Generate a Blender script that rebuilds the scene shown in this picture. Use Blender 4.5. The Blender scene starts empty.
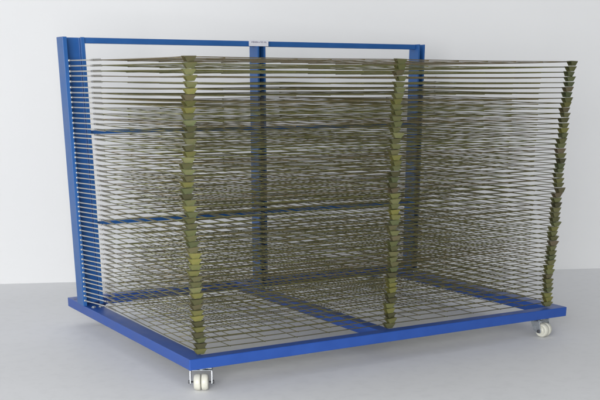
import bpy, bmesh, math, random
from mathutils import Vector, Matrix

random.seed(11)
S = bpy.context.scene
COL = S.collection

# ------------------------------------------------------------------ dimensions (metres, Z = 0 on the base top)
W, D = 2.243, 1.634          # base
HB = 0.050                   # base rail height
FLOOR = -0.155
PITCH = 0.025                # shelf spacing
N = 50
PIV = (0.004, 1.347)         # left pivot of a shelf
PIVZ, CLIPZ = 0.032, 0.0285    # first pivot height / first shelf front height
YF, YB = 0.048, 1.125        # front and back wire of a shelf
MX, MXR = 0.050, 0.080       # side wire insets, left and right
UYF, UYB = 1.345, 1.440      # upright front / back
TOP = 1.372


# ------------------------------------------------------------------ materials
def new_mat(name):
    m = bpy.data.materials.new(name)
    m.use_nodes = True
    nt = m.node_tree
    return m, nt, nt.nodes['Principled BSDF']


def lk(nt, a, b):
    nt.links.new(a, b)


def noise(nt, scale, detail=3.0, coord='Object', rough=0.55):
    tc = nt.nodes.new('ShaderNodeTexCoord')
    n = nt.nodes.new('ShaderNodeTexNoise')
    n.inputs['Scale'].default_value = scale
    n.inputs['Detail'].default_value = detail
    n.inputs['Roughness'].default_value = rough
    lk(nt, tc.outputs[coord], n.inputs['Vector'])
    return n


def ramp(nt, src, stops):
    r = nt.nodes.new('ShaderNodeValToRGB')
    e = r.color_ramp.elements
    while len(e) < len(stops):
        e.new(0.5)
    for i, (p, c) in enumerate(stops):
        e[i].position = p
        e[i].color = (*c, 1)
    lk(nt, src, r.inputs['Fac'])
    return r


def mrange(nt, src, a, b, lo=0.3, hi=0.7):
    n = nt.nodes.new('ShaderNodeMapRange')
    n.inputs['From Min'].default_value = lo
    n.inputs['From Max'].default_value = hi
    n.inputs['To Min'].default_value = a
    n.inputs['To Max'].default_value = b
    lk(nt, src, n.inputs['Value'])
    return n


def bump(nt, b, src, strength, dist):
    n = nt.nodes.new('ShaderNodeBump')
    n.inputs['Strength'].default_value = strength
    n.inputs['Distance'].default_value = dist
    lk(nt, src, n.inputs['Height'])
    lk(nt, n.outputs['Normal'], b.inputs['Normal'])


def paint_mat(name, lo, hi):
    m, nt, b = new_mat(name)
    n = noise(nt, 9, 4)
    r = ramp(nt, n.outputs['Fac'], [(0.3, lo), (0.7, hi)])
    sc = noise(nt, 55, 6, rough=0.75)
    sm = mrange(nt, sc.outputs['Fac'], 0.0, 0.35, 0.66, 0.80)
    mx = nt.nodes.new('ShaderNodeMix')
    mx.data_type = 'RGBA'
    lk(nt, sm.outputs['Result'], mx.inputs['Factor'])
    lk(nt, r.outputs['Color'], mx.inputs['A'])
    mx.inputs['B'].default_value = (0.16, 0.20, 0.30, 1)
    lk(nt, mx.outputs['Result'], b.inputs['Base Color'])
    f = noise(nt, 420, 2)
    bump(nt, b, f.outputs['Fac'], 0.12, 0.0006)
    q = mrange(nt, n.outputs['Fac'], 0.34, 0.46)
    lk(nt, q.outputs['Result'], b.inputs['Roughness'])
    b.inputs['Specular IOR Level'].default_value = 0.45
    return m


def zinc_mat(name, metallic, rough, shades):
    """yellow-passivated steel: every piece gets its own shade, with blotches inside it"""
    m, nt, b = new_mat(name)
    oi = nt.nodes.new('ShaderNodeObjectInfo')
    r1 = ramp(nt, oi.outputs['Random'], shades)
    r1.color_ramp.interpolation = 'LINEAR'
    n = noise(nt, 38, 3)
    r2 = ramp(nt, n.outputs['Fac'], [(0.32, (0.70, 0.78, 0.72)), (0.5, (1, 1, 1)), (0.70, (1.12, 0.96, 0.98))])
    mx = nt.nodes.new('ShaderNodeMix')
    mx.data_type = 'RGBA'
    mx.blend_type = 'MULTIPLY'
    mx.inputs['Factor'].default_value = 0.9
    lk(nt, r1.outputs['Color'], mx.inputs['A'])
    lk(nt, r2.outputs['Color'], mx.inputs['B'])
    lk(nt, mx.outputs['Result'], b.inputs['Base Color'])
    b.inputs['Metallic'].default_value = metallic
    q = mrange(nt, n.outputs['Fac'], rough - 0.06, rough + 0.08)
    lk(nt, q.outputs['Result'], b.inputs['Roughness'])
    return m


def simple_mat(name, col, metallic, rough, var=0.06, scale=25, bmp=0.0):
    m, nt, b = new_mat(name)
    n = noise(nt, scale, 4)
    lo = tuple(c * (1 - var) for c in col)
    hi = tuple(min(1, c * (1 + var)) for c in col)
    r = ramp(nt, n.outputs['Fac'], [(0.3, lo), (0.7, hi)])
    lk(nt, r.outputs['Color'], b.inputs['Base Color'])
    b.inputs['Metallic'].default_value = metallic
    q = mrange(nt, n.outputs['Fac'], rough - 0.05, rough + 0.06)
    lk(nt, q.outputs['Result'], b.inputs['Roughness'])
    if bmp:
        bump(nt, b, n.outputs['Fac'], bmp, 0.002)
    return m


M_PAINT = paint_mat('blue_powder_coat', (0.018, 0.071, 0.315), (0.022, 0.084, 0.360))
M_POST = paint_mat('blue_powder_coat_lit', (0.020, 0.100, 0.310), (0.024, 0.115, 0.350))  # same blue paint, with warm light from above put into its colour
M_CLIP = zinc_mat('yellow_zinc_sheet', 0.62, 0.38,
                  [(0.0, (0.105, 0.102, 0.052)), (0.25, (0.165, 0.172, 0.072)), (0.45, (0.28, 0.272, 0.080)),
                   (0.6, (0.140, 0.165, 0.078)), (0.8, (0.215, 0.225, 0.095)), (0.95, (0.180, 0.168, 0.085)), (1.0, (0.180, 0.148, 0.095))])
M_WIRE = zinc_mat('yellow_zinc_wire', 0.65, 0.36,
                  [(0.0, (0.165, 0.148, 0.078)), (0.5, (0.200, 0.200, 0.078)), (1.0, (0.200, 0.165, 0.095))])
M_ARM = simple_mat('bright_zinc_rod', (0.62, 0.60, 0.54), 0.75, 0.32)
M_SPRING = simple_mat('spring_wire', (0.36, 0.35, 0.32), 0.5, 0.4)
M_STEEL = simple_mat('zinc_plated_steel', (0.56, 0.60, 0.63), 0.9, 0.26, 0.12, 30)
M_NYLON = simple_mat('white_nylon', (0.63, 0.62, 0.53), 0.0, 0.42, 0.08, 45)
M_DARK = simple_mat('dark_steel', (0.10, 0.10, 0.105), 0.6, 0.45)
M_PLATE = simple_mat('printed_plate', (0.74, 0.74, 0.80), 0.0, 0.35, 0.03, 60)
M_INK = simple_mat('violet_ink', (0.17, 0.15, 0.24), 0.0, 0.5)


def floor_mat():
    m, nt, b = new_mat('grey_floor')
    n = noise(nt, 0.9, 5)
    r = ramp(nt, n.outputs['Fac'], [(0.3, (0.755, 0.758, 0.772)), (0.7, (0.785, 0.788, 0.80))])
    n2 = noise(nt, 14, 6, rough=0.7)
    r2 = ramp(nt, n2.outputs['Fac'], [(0.28, (0.94, 0.94, 0.94)), (0.52, (1, 1, 1))])
    mx = nt.nodes.new('ShaderNodeMix')
    mx.data_type = 'RGBA'
    mx.blend_type = 'MULTIPLY'
    mx.inputs['Factor'].default_value = 1
    lk(nt, r.outputs['Color'], mx.inputs['A'])
    lk(nt, r2.outputs['Color'], mx.inputs['B'])
    lk(nt, mx.outputs['Result'], b.inputs['Base Color'])
    q = mrange(nt, n2.outputs['Fac'], 0.50, 0.62)
    lk(nt, q.outputs['Result'], b.inputs['Roughness'])
    b.inputs['Specular IOR Level'].default_value = 0.3
    f = noise(nt, 160, 3)
    bump(nt, b, f.outputs['Fac'], 0.10, 0.002)
    return m


def wall_mat():
    m, nt, b = new_mat('white_wall')
    n = noise(nt, 0.6, 4)
    r = ramp(nt, n.outputs['Fac'], [(0.3, (0.79, 0.79, 0.785)), (0.7, (0.82, 0.82, 0.815))])
    lk(nt, r.outputs['Color'], b.inputs['Base Color'])
    b.inputs['Roughness'].default_value = 0.8
    f = noise(nt, 90, 3)
    bump(nt, b, f.outputs['Fac'], 0.06, 0.003)
    return m


# ------------------------------------------------------------------ mesh helpers
def add_box(bm, x0, x1, y0, y1, z0, z1):
    r = bmesh.ops.create_cube(bm, size=1.0)
    for v in r['verts']:
        v.co = Vector((x0 + (v.co.x + .5) * (x1 - x0), y0 + (v.co.y + .5) * (y1 - y0), z0 + (v.co.z + .5) * (z1 - z0)))
    return r['verts']


def add_tube(bm, pts, r, seg=6, caps=True):
    pts = [Vector(p) for p in pts]
    rings = []
    up = None
    for i, p in enumerate(pts):
        a = pts[max(i - 1, 0)]
        b = pts[min(i + 1, len(pts) - 1)]
        t = (b - a).normalized()
        if up is None:
            up = Vector((0, 0, 1)) if abs(t.z) < 0.9 else Vector((1, 0, 0))
        s = t.cross(up).normalized()
        up = s.cross(t).normalized()
        rings.append([bm.verts.new(p + (math.cos(k * 2 * math.pi / seg) * s + math.sin(k * 2 * math.pi / seg) * up) * r)
                      for k in range(seg)])
    for a, b in zip(rings, rings[1:]):
        for k in range(seg):
            f = bm.faces.new((a[k], a[(k + 1) % seg], b[(k + 1) % seg], b[k]))
            f.smooth = True
    if caps:
        bm.faces.new(list(reversed(rings[0])))
        bm.faces.new(rings[-1])


def add_lathe(bm, prof, axis, centre, seg=40):
    """revolve (radius, along) pairs about axis 'x' or 'z'"""
    rings = []
    for r, h in prof:
        ring = []
        for k in range(seg):
            a = k * 2 * math.pi / seg
            c, s = math.cos(a) * r, math.sin(a) * r
            co = Vector((h, c, s)) if axis == 'x' else Vector((c, s, h))
            ring.append(bm.verts.new(co + Vector(centre)))
        rings.append(ring)
    for a, b in zip(rings, rings[1:]):
        for k in range(seg):
            f = bm.faces.new((a[k], a[(k + 1) % seg], b[(k + 1) % seg], b[k]))
            f.smooth = True
    bm.faces.new(list(reversed(rings[0])))
    bm.faces.new(rings[-1])


def add_prism(bm, pts, h0, h1, plane='xz'):
    """extrude an outline along the missing axis"""
    def co(p, h):
        return (p[0], h, p[1]) if plane == 'xz' else ((h, p[0], p[1]) if plane == 'yz' else (p[0], p[1], h))
    a = [bm.verts.new(co(p, h0)) for p in pts]
    b = [bm.verts.new(co(p, h1)) for p in pts]
    n = len(pts)
    bm.faces.new(a)
    bm.faces.new(list(reversed(b)))
    for i in range(n):
        bm.faces.new((a[i], b[i], b[(i + 1) % n], a[(i + 1) % n]))


def mesh_of(name, bm, mat):
    bmesh.ops.recalc_face_normals(bm, faces=bm.faces[:])
    me = bpy.data.meshes.new(name)
    bm.to_mesh(me)
    bm.free()
    me.materials.append(mat)
    return me


def link(name, me, parent=None, loc=(0, 0, 0)):
    o = bpy.data.objects.new(name, me)
    COL.objects.link(o)
    o.location = loc
    if parent is not None:
        o.parent = parent
    return o


def bevel(o, w, seg=2):
    m = o.modifiers.new('bevel', 'BEVEL')
    m.width = w
    m.segments = seg
    m.limit_method = 'ANGLE'
    m.angle_limit = math.radians(40)
    m.harden_normals = False


# ------------------------------------------------------------------ setting
bm = bmesh.new()
bmesh.ops.create_grid(bm, x_segments=1, y_segments=1, size=14)
o = link('floor', mesh_of('floor', bm, floor_mat()), loc=(0, 0, FLOOR))
o['kind'] = 'structure'
# the white wall stands a little askew behind the rack
wa, wb = Vector((0.0, 3.091, 0)), Vector((4.01, 1.459, 0))
wd = (wb - wa).normalized()
bm = bmesh.new()
p0, p1 = wa - wd * 9, wb + wd * 7
nrm = Vector((-wd.y, wd.x, 0))
q = [p0, p1, p1 + nrm * .12, p0 + nrm * .12]
add_prism(bm, [(v.x, v.y) for v in q], FLOOR - .02, 4.6, 'xy')
o = link('wall', mesh_of('wall', bm, wall_mat()))
o['kind'] = 'structure'

# ------------------------------------------------------------------ the rack
rack = bpy.data.objects.new('drying_rack', None)
COL.objects.link(rack)
rack.location = (0, 0, 0)
rack['label'] = 'blue steel drying rack on white casters with fifty olive wire mesh shelves'
rack['category'] = 'drying rack'

# base: a flat welded frame of five rails
bm = bmesh.new()
RW = 0.088
xs = [0, RW, W / 2 - 0.077, W / 2 - 0.010, W - RW, W]
ys = [0, 0.062, D - 0.056, D]
full = lambda i, k: 0 <= i < 5 and 0 <= k < 3 and (k != 1 or i % 2 == 0)
gv = {(i, k, z): bm.verts.new((xs[i], ys[k], z)) for i in range(6) for k in range(4) for z in (-HB, 0)}
for i in range(5):
    for k in range(3):
        if not full(i, k):
            continue
        for z in (-HB, 0):
            bm.faces.new([gv[a, b, z] for a, b in ((i, k), (i + 1, k), (i + 1, k + 1), (i, k + 1))])
        for (di, dk), (a, b) in (((-1, 0), ((i, k), (i, k + 1))), ((1, 0), ((i + 1, k), (i + 1, k + 1))),
                                 ((0, -1), ((i, k), (i + 1, k))), ((0, 1), ((i, k + 1), (i + 1, k + 1)))):
            if not full(i + di, k + dk):
                bm.faces.new([gv[(*a, -HB)], gv[(*b, -HB)], gv[(*b, 0)], gv[(*a, 0)]])
bmesh.ops.dissolve_limit(bm, angle_limit=0.01, verts=bm.verts[:], edges=bm.edges[:])
base = link('base_frame', mesh_of('base_frame', bm, M_PAINT), rack)
bevel(base, 0.0035, 3)
# a dark box stands in for the shaded slot behind each side rail's end, its top 0.6 mm above the paint
for x in (0.034, W - 0.034):
    bm = bmesh.new()
    add_box(bm, x - .020, x + .020, 1.555, 1.568, -0.004, 0.0006)
    link('slot_shade', mesh_of('slot_shade', bm, M_DARK), base)
# bolts at the feet of the uprights
for x in (0.030, 0.068, W / 2 - 0.02, W / 2 + 0.02, W - 0.068, W - 0.030):
    bm = bmesh.new()
    add_lathe(bm, [(0.013, 0.0004), (0.013, 0.0026), (0.0085, 0.003), (0.0085, 0.0075), (0.0072, 0.0088)], 'z', (0, 0, 0), 18)
    link('bolt', mesh_of('bolt', bm, M_STEEL), base, (x, 1.29, 0))


# uprights: channels folded from sheet, open to the front
def upright(x0, x1, lip):
    t = 0.004
    y0, y1 = UYF, UYB
    prof = [(x0, y0), (x0 + lip, y0), (x0 + lip, y0 + t), (x0 + t, y0 + t), (x0 + t, y1 - t),
            (x1 - t, y1 - t), (x1 - t, y0 + 0.018 + t), (x1 - lip, y0 + 0.018 + t), (x1 - lip, y0 + 0.018), (x1, y0 + 0.018),
            (x1, y1), (x0, y1)]
    bm = bmesh.new()
    add_prism(bm, prof, 0.0006, TOP, 'xy')
    o = link('upright', mesh_of('upright', bm, M_POST), rack)
    bevel(o, 0.0016, 2)
    return o


UL = upright(-0.024, 0.098, 0.022)
for v in UL.data.vertices:                         # stands a touch out of plumb
    v.co.x += 0.016 * (1 - v.co.z / TOP)
UM = upright(1.084, 1.146, 0.012)
UR = upright(W - 0.054, W + 0.008, 0.012)
# pivot plate: a row of rivet heads on the left and right channel lips is part of each hinge arm

# top rail runs between the outer channels, name plate in its middle
bm = bmesh.new()
add_box(bm, 0.0985, W - 0.0545, UYF + 0.028, UYF + 0.066, TOP - 0.029, TOP - 0.001)
tr = link('top_rail', mesh_of('top_rail', bm, M_POST), rack)
bevel(tr, 0.003, 2)
bm = bmesh.new()
pw0, pw1, py = 1.030, 1.152, UYF - 0.002
add_box(bm, pw0, pw1, py - 0.0025, py, TOP - 0.0285, TOP + 0.003)
pl = link('name_plate', mesh_of('name_plate', bm, M_PLATE), tr)
bevel(pl, 0.0012, 2)
# illegible small print on the plate: one heavy line of strokes, one faint one
bm = bmesh.new()
rr = random.Random(5)
x = pw0 + 0.016
while x < pw1 - 0.018:
    w = rr.choice((0.0022, 0.003, 0.0036))
    h = rr.uniform(0.0065, 0.0085)
    zc = TOP - 0.0075
    add_box(bm, x, x + w, py - 0.0031, py - 0.0026, zc - h / 2, zc + h / 2)
    if rr.random() < .6:
        add_box(bm, x + w + .0001, x + w + .0034, py - 0.0031, py - 0.0026, zc + h / 2 - .0022, zc + h / 2)
    if rr.random() < .5:
        add_box(bm, x + w + .0001, x + w + .003, py - 0.0031, py - 0.0026, zc - h / 2, zc - h / 2 + .002)
    x += rr.uniform(0.0078, 0.0092)
link('lettering', mesh_of('lettering', bm, M_INK), pl)

# rear cross rails between the channels
for z in (0.432, 0.905):
    for xa, xb in ((0.0985, 1.0835), (1.1465, W - 0.0545)):
        bm = bmesh.new()
        add_box(bm, xa, xb, UYB - 0.040, UYB - 0.012, z - 0.009, z + 0.009)
        o = link('cross_rail', mesh_of('cross_rail', bm, M_POST), rack)
        bevel(o, 0.002, 2)


# ------------------------------------------------------------------ shelves
def shelf_mesh(seed):
    """welded wire grid; origin at the middle of the front wire"""
    rnd = random.Random(seed)
    bm = bmesh.new()
    x0, x1 = MX - W / 2, W / 2 - MXR
    y0, y1 = 0.0, YB - YF
    ph = [rnd.uniform(0, 6.28) for _ in range(6)]
    amp = rnd.uniform(0.0008, 0.0022)
    dx_, dy_ = rnd.uniform(0.003, 0.008), rnd.uniform(0.001, 0.006)

    def sag(x, y):
        return (amp * math.sin(2.1 * x + ph[0]) * math.sin(2.6 * y + ph[1]) + 0.0012 * math.sin(5.2 * x + ph[2]) * math.sin(3.1 * y / (y1 - y0))
                + 0.0008 * math.sin(6 * y + ph[3])) * (0.35 + 0.65 * min(1, y / .3)) \
            - dx_ * abs(math.sin(2 * math.pi * (x - x0) / (x1 - x0))) ** 1.4 * (0.55 + 0.45 * y / y1) - dy_ * math.sin(math.pi * y / y1)

    def wx(y, r, dz=0.0):
        n = 22
        add_tube(bm, [(x0 + (x1 - x0) * i / n, y + 0.0012 * math.sin(3 * i / n * 3 + ph[4] + y * 9), sag(x0 + (x1 - x0) * i / n, y) + dz)
                      for i in range(n + 1)], r, 6)

    def wy(x, r, dz=0.0):
        n = 12
        add_tube(bm, [(x + 0.0012 * math.sin(2.5 * i / n * 3 + ph[5] + x * 7), y0 + (y1 - y0) * i / n, sag(x, y0 + (y1 - y0) * i / n) + dz)
                      for i in range(n + 1)], r, 6)

    wx(y0, 0.0022)
    wx(y1, 0.0022)
    wy(x0, 0.0022)
    wy(x1, 0.0022)
    ny, nx = 6, 12
    for j in range(1, ny):
        wx(y0 + (y1 - y0) * j / ny + rnd.uniform(-.004, .004), 0.0017, 0.0)
    for i in range(1, nx):
        wy(x0 + (x1 - x0) * i / nx + rnd.uniform(-.004, .004), 0.0017, -0.0033)
    return mesh_of('shelf', bm, M_WIRE)


SHELVES = [shelf_mesh(100 + k) for k in range(8)]


def clip_mesh(seed):
    """folded sheet spacer: wide lip at the top, tapering down; open underneath"""
    rnd = random.Random(seed)
    bm = bmesh.new()
    j = lambda a: rnd.uniform(-a, a)
    tw, bw, h = 0.0280 + j(.0012), 0.0150 + j(.0012), 0.0234 + j(.0016)
    yf, yb = -0.015, 0.015
    ztop = 0.0032
    t = 0.0016
    face = [(-tw, ztop - t), (tw, ztop - t), (tw - .001, ztop - .0046), (bw + .0015, ztop - h + .003), (bw, ztop - h),
            (-bw, ztop - h), (-bw - .0015, ztop - h + .003), (-tw + .001, ztop - .0046)]
    lean = 0.0030 + j(.0008)
    for y, d in ((yf, lean), (yb - t, -lean)):                 # front and rear cheeks, leaning in at the foot
        a = [bm.verts.new((p[0], y + d * (ztop - p[1]) / h, p[1])) for p in face]
        b = [bm.verts.new((p[0], y + t + d * (ztop - p[1]) / h, p[1])) for p in face]
        bm.faces.new(a)
        bm.faces.new(list(reversed(b)))
        for i in range(8):
            bm.faces.new((a[i], b[i], b[(i + 1) % 8], a[(i + 1) % 8]))
    add_box(bm, -tw, tw, yf, yb, ztop - t + .00005, ztop)      # the fold over the top
    add_box(bm, -bw, bw, yf + lean + t + .0002, yb - lean - t - .0002, ztop - h + .0003, ztop - h + .0003 + t)
    return mesh_of('spacer_clip', bm, M_CLIP)


CLIPS = [clip_mesh(300 + k) for k in range(9)]


def arm_mesh(side):
    """bright hinge rod from the channel lip to the back corner of the mesh; origin at the pivot"""
    bm = bmesh.new()
    dx = (MX - PIV[0]) if side > 0 else -(MXR - PIV[0])
    tip = Vector((dx * 0.96, YB + 0.012 - PIV[1], 0.0))
    add_tube(bm, [(0, 0.012, 0), (0, 0, 0), (dx * .1, -0.03, 0), tip * .55, tip * .999], 0.0034, 8)
    add_lathe(bm, [(0.0045, -0.006), (0.0058, -0.004), (0.0058, 0.004), (0.0045, 0.006)], 'x', (0, 0.0, 0), 12)
    # dark-lipped ferrule where the arm grips the mesh
    d = tip.normalized()
    add_tube(bm, [tip - d * .014, tip], 0.0046, 8)
    return mesh_of('hinge_arm', bm, M_ARM)


def spring_mesh(side):
    """short coil wound on the side wire just ahead of the hinge arm"""
    bm = bmesh.new()
    pts = []
    turns, ln, rad = 6, 0.115, 0.0048
    for i in range(turns * 8 + 1):
        a = i / 8 * 2 * math.pi
        pts.append((math.cos(a) * rad, -ln * i / (turns * 8), math.sin(a) * rad))
    add_tube(bm, pts, 0.0013, 5)
    add_tube(bm, [(0, 0.012, 0), (0, -0.008, 0)], 0.0052, 8)
    return mesh_of('spring', bm, M_SPRING)


ARM = {s: arm_mesh(s) for s in (1, -1)}
SPR = {s: spring_mesh(s) for s in (1, -1)}

rs = random.Random(3)
drift = 0.0
for k in range(N):
    t = k / (N - 1)
    zf = CLIPZ + PITCH * k
    zp = PIVZ + PITCH * k + rs.uniform(-.0022, .0022)
    drift = 0.7 * drift + rs.uniform(-.0045, .0045)
    sx = drift + 0.004 * math.sin(5 * t + .5)
    sy = 0.010 * (t - 0.4) * -0.4 + rs.uniform(-.004, .004)
    sh = link('shelf', SHELVES[(k * 5 + k // 8) % 8], rack)
    sh.location = (W / 2 + sx, YF + sy, zf)
    tilt = math.atan2(zp - zf, YB - YF)
    sh.rotation_euler = (tilt, rs.uniform(-.0007, .0007), rs.uniform(-.0012, .0012))
    for xc, jx in ((0.071 - W / 2 - 0.026 * math.sin(math.pi * t) ** 2, .006), (-0.026 + 0.026 * t, .008), (W / 2 - 0.110 + 0.046 * t ** 1.3, .006)):
        c = link('spacer_clip', CLIPS[rs.randrange(9)], sh)
        c.location = (xc + rs.uniform(-jx, jx), rs.uniform(-.003, .003), 0.0)
        c.rotation_euler = (-tilt + rs.uniform(-.07, .05), rs.uniform(-.05, .05), rs.uniform(-.20, .20))
    for s in (1, -1):
        a = link('hinge_arm', ARM[s], sh)
        px = (PIV[0] - W / 2) * s
        a.location = (px - sx, PIV[1] - YF - sy, 0.0)
        if s > 0:
            sp = link('spring', SPR[s], sh)
            sp.location = (MX - W / 2, YB - YF, 0.0)

# ------------------------------------------------------------------ casters
def caster(x, y, ang):
    """twin-wheel swivel caster, origin under the base"""
    e = bpy.data.objects.new('caster', None)
    COL.objects.link(e)
    e.parent = rack
    e.location = (x, y, -HB)
    e.rotation_euler = (0, 0, ang)
    R = 0.0375
    zc = FLOOR + HB + R
    off = -0.031                                    # trail of the wheel
    bm = bmesh.new()
    add_box(bm, -0.050, 0.050, -0.042, 0.042, -0.0045, -0.0006)
    add_lathe(bm, [(0.028, -0.0135), (0.031, -0.011), (0.031, -0.0075), (0.026, -0.0047)], 'z', (0, 0, 0), 28)
    o = link('top_plate', mesh_of('top_plate', bm, M_STEEL), e)
    bevel(o, 0.001, 1)
    bm = bmesh.new()
    # bent fork: bridge and two tapering cheeks
    add_box(bm, -0.0500, 0.0500, -0.030, 0.024, -0.0172, -0.0138)
    for s in (-1, 1):
        x0, x1 = sorted((s * 0.0466, s * 0.0500))
        pts = [(-0.030, -0.0174), (0.024, -0.0174), (0.004, zc + .004), (off + 0.012, zc - 0.011), (off - .006, zc - .013), (off - 0.014, zc - .004)]
        add_prism(bm, pts, x0, x1, 'yz')
    o = link('fork', mesh_of('fork', bm, M_STEEL), e)
    bevel(o, 0.0009, 1)
    for s in (-1, 1):
        bm = bmesh.new()
        prof = [(0.010, 0.0015), (0.030, 0.0015), (0.0345, 0.003), (R - .0006, 0.0055), (R, 0.011), (R, 0.019), (R - .0025, 0.0262),
                (R - .006, 0.0315), (0.026, 0.0325), (0.024, 0.0305), (0.013, 0.0300), (0.011, 0.0335), (0.006, 0.0335)]
        add_lathe(bm, [(r, s * h) for r, h in prof], 'x', (0, off, zc), 44)
        link('wheel', mesh_of('wheel', bm, M_NYLON), e)
    bm = bmesh.new()
    add_tube(bm, [(-0.056, off, zc), (0.056, off, zc)], 0.0042, 12)
    for s in (-1, 1):
        add_lathe(bm, [(0.0088, s * 0.0503), (0.0088, s * 0.0560), (0.0070, s * 0.0575)], 'x', (0, off, zc), 6)
    add_lathe(bm, [(0.012, -0.0014), (0.012, 0.0014)], 'x', (0, off, zc), 20)
    link('axle_bolt', mesh_of('axle_bolt', bm, M_DARK), e)
    return e


caster(0.085, 0.062, math.radians(-30))
caster(W - 0.135, 0.062, math.radians(15))
caster(0.160, D - 0.050, math.radians(60))
caster(W - 0.18, D - 0.045, math.radians(20))

# ------------------------------------------------------------------ light
w = bpy.data.worlds.new('World')
S.world = w
w.use_nodes = True
bg = w.node_tree.nodes['Background']
# a bright room: light walls round the horizon, a dimmer ceiling, one dark corner to the front right
wn = w.node_tree
tc = wn.nodes.new('ShaderNodeTexCoord')
sp_ = wn.nodes.new('ShaderNodeSeparateXYZ')
lk(wn, tc.outputs['Generated'], sp_.inputs['Vector'])
elev = ramp(wn, sp_.outputs['Z'], [(0.0, (1.10, 1.13, 1.17)), (0.35, (1.02, 1.05, 1.08)), (0.75, (0.66, 0.68, 0.69)), (1.0, (0.58, 0.59, 0.60))])
dp = wn.nodes.new('ShaderNodeVectorMath')
dp.operation = 'DOT_PRODUCT'
lk(wn, tc.outputs['Generated'], dp.inputs[0])
dp.inputs[1].default_value = Vector((1.0, -0.30, 0.0)).normalized()
dark = mrange(wn, dp.outputs['Value'], 1.0, 0.06, -0.02, 0.70)
mxw = wn.nodes.new('ShaderNodeMix')
mxw.data_type = 'RGBA'
mxw.blend_type = 'MULTIPLY'
mxw.inputs['Factor'].default_value = 1
lk(wn, elev.outputs['Color'], mxw.inputs['A'])
lk(wn, dark.outputs['Result'], mxw.inputs['B'])
lk(wn, mxw.outputs['Result'], bg.inputs['Color'])
bg.inputs['Strength'].default_value = 0.90


def area(name, loc, target, sx, sy, power, col):
    l = bpy.data.lights.new(name, 'AREA')
    l.shape = 'RECTANGLE'
    l.size, l.size_y = sx, sy
    l.energy = power
    l.color = col
    o = bpy.data.objects.new(name, l)
    COL.objects.link(o)
    o.location = loc
    o.rotation_euler = (Vector(target) - Vector(loc)).to_track_quat('-Z', 'Y').to_euler()
    return o


area('key_light', (-3.0, -4.3, 1.35), (0.1, 1.6, 0.7), 2.4, 2.0, 300, (0.985, 0.985, 1.0))  # unseen area lamp, placed at the front left as the main light

# ------------------------------------------------------------------ camera
yaw, pitch = 0.534, 0.324
fw = Vector((math.sin(yaw) * math.cos(pitch), math.cos(yaw) * math.cos(pitch), -math.sin(pitch)))
rt = Vector((math.cos(yaw), -math.sin(yaw), 0))
up = rt.cross(fw)
cd = bpy.data.cameras.new('camera')
cd.sensor_width = 36
cd.lens = 1044.1 / 600 * 36
cd.shift_y = 233 / 600
cd.clip_end = 200
cam = bpy.data.objects.new('camera', cd)
COL.objects.link(cam)
mw = Matrix((rt, up, -fw)).transposed().to_4x4()
mw.translation = Vector((-1.843, -4.068, 1.154))
cam.matrix_world = mw
S.camera = cam

S.render.engine = 'CYCLES'
S.render.resolution_x, S.render.resolution_y = 1024, 683
S.view_settings.view_transform = 'Standard'
S.view_settings.look = 'None'
S.view_settings.exposure = 0
S.view_settings.gamma = 1
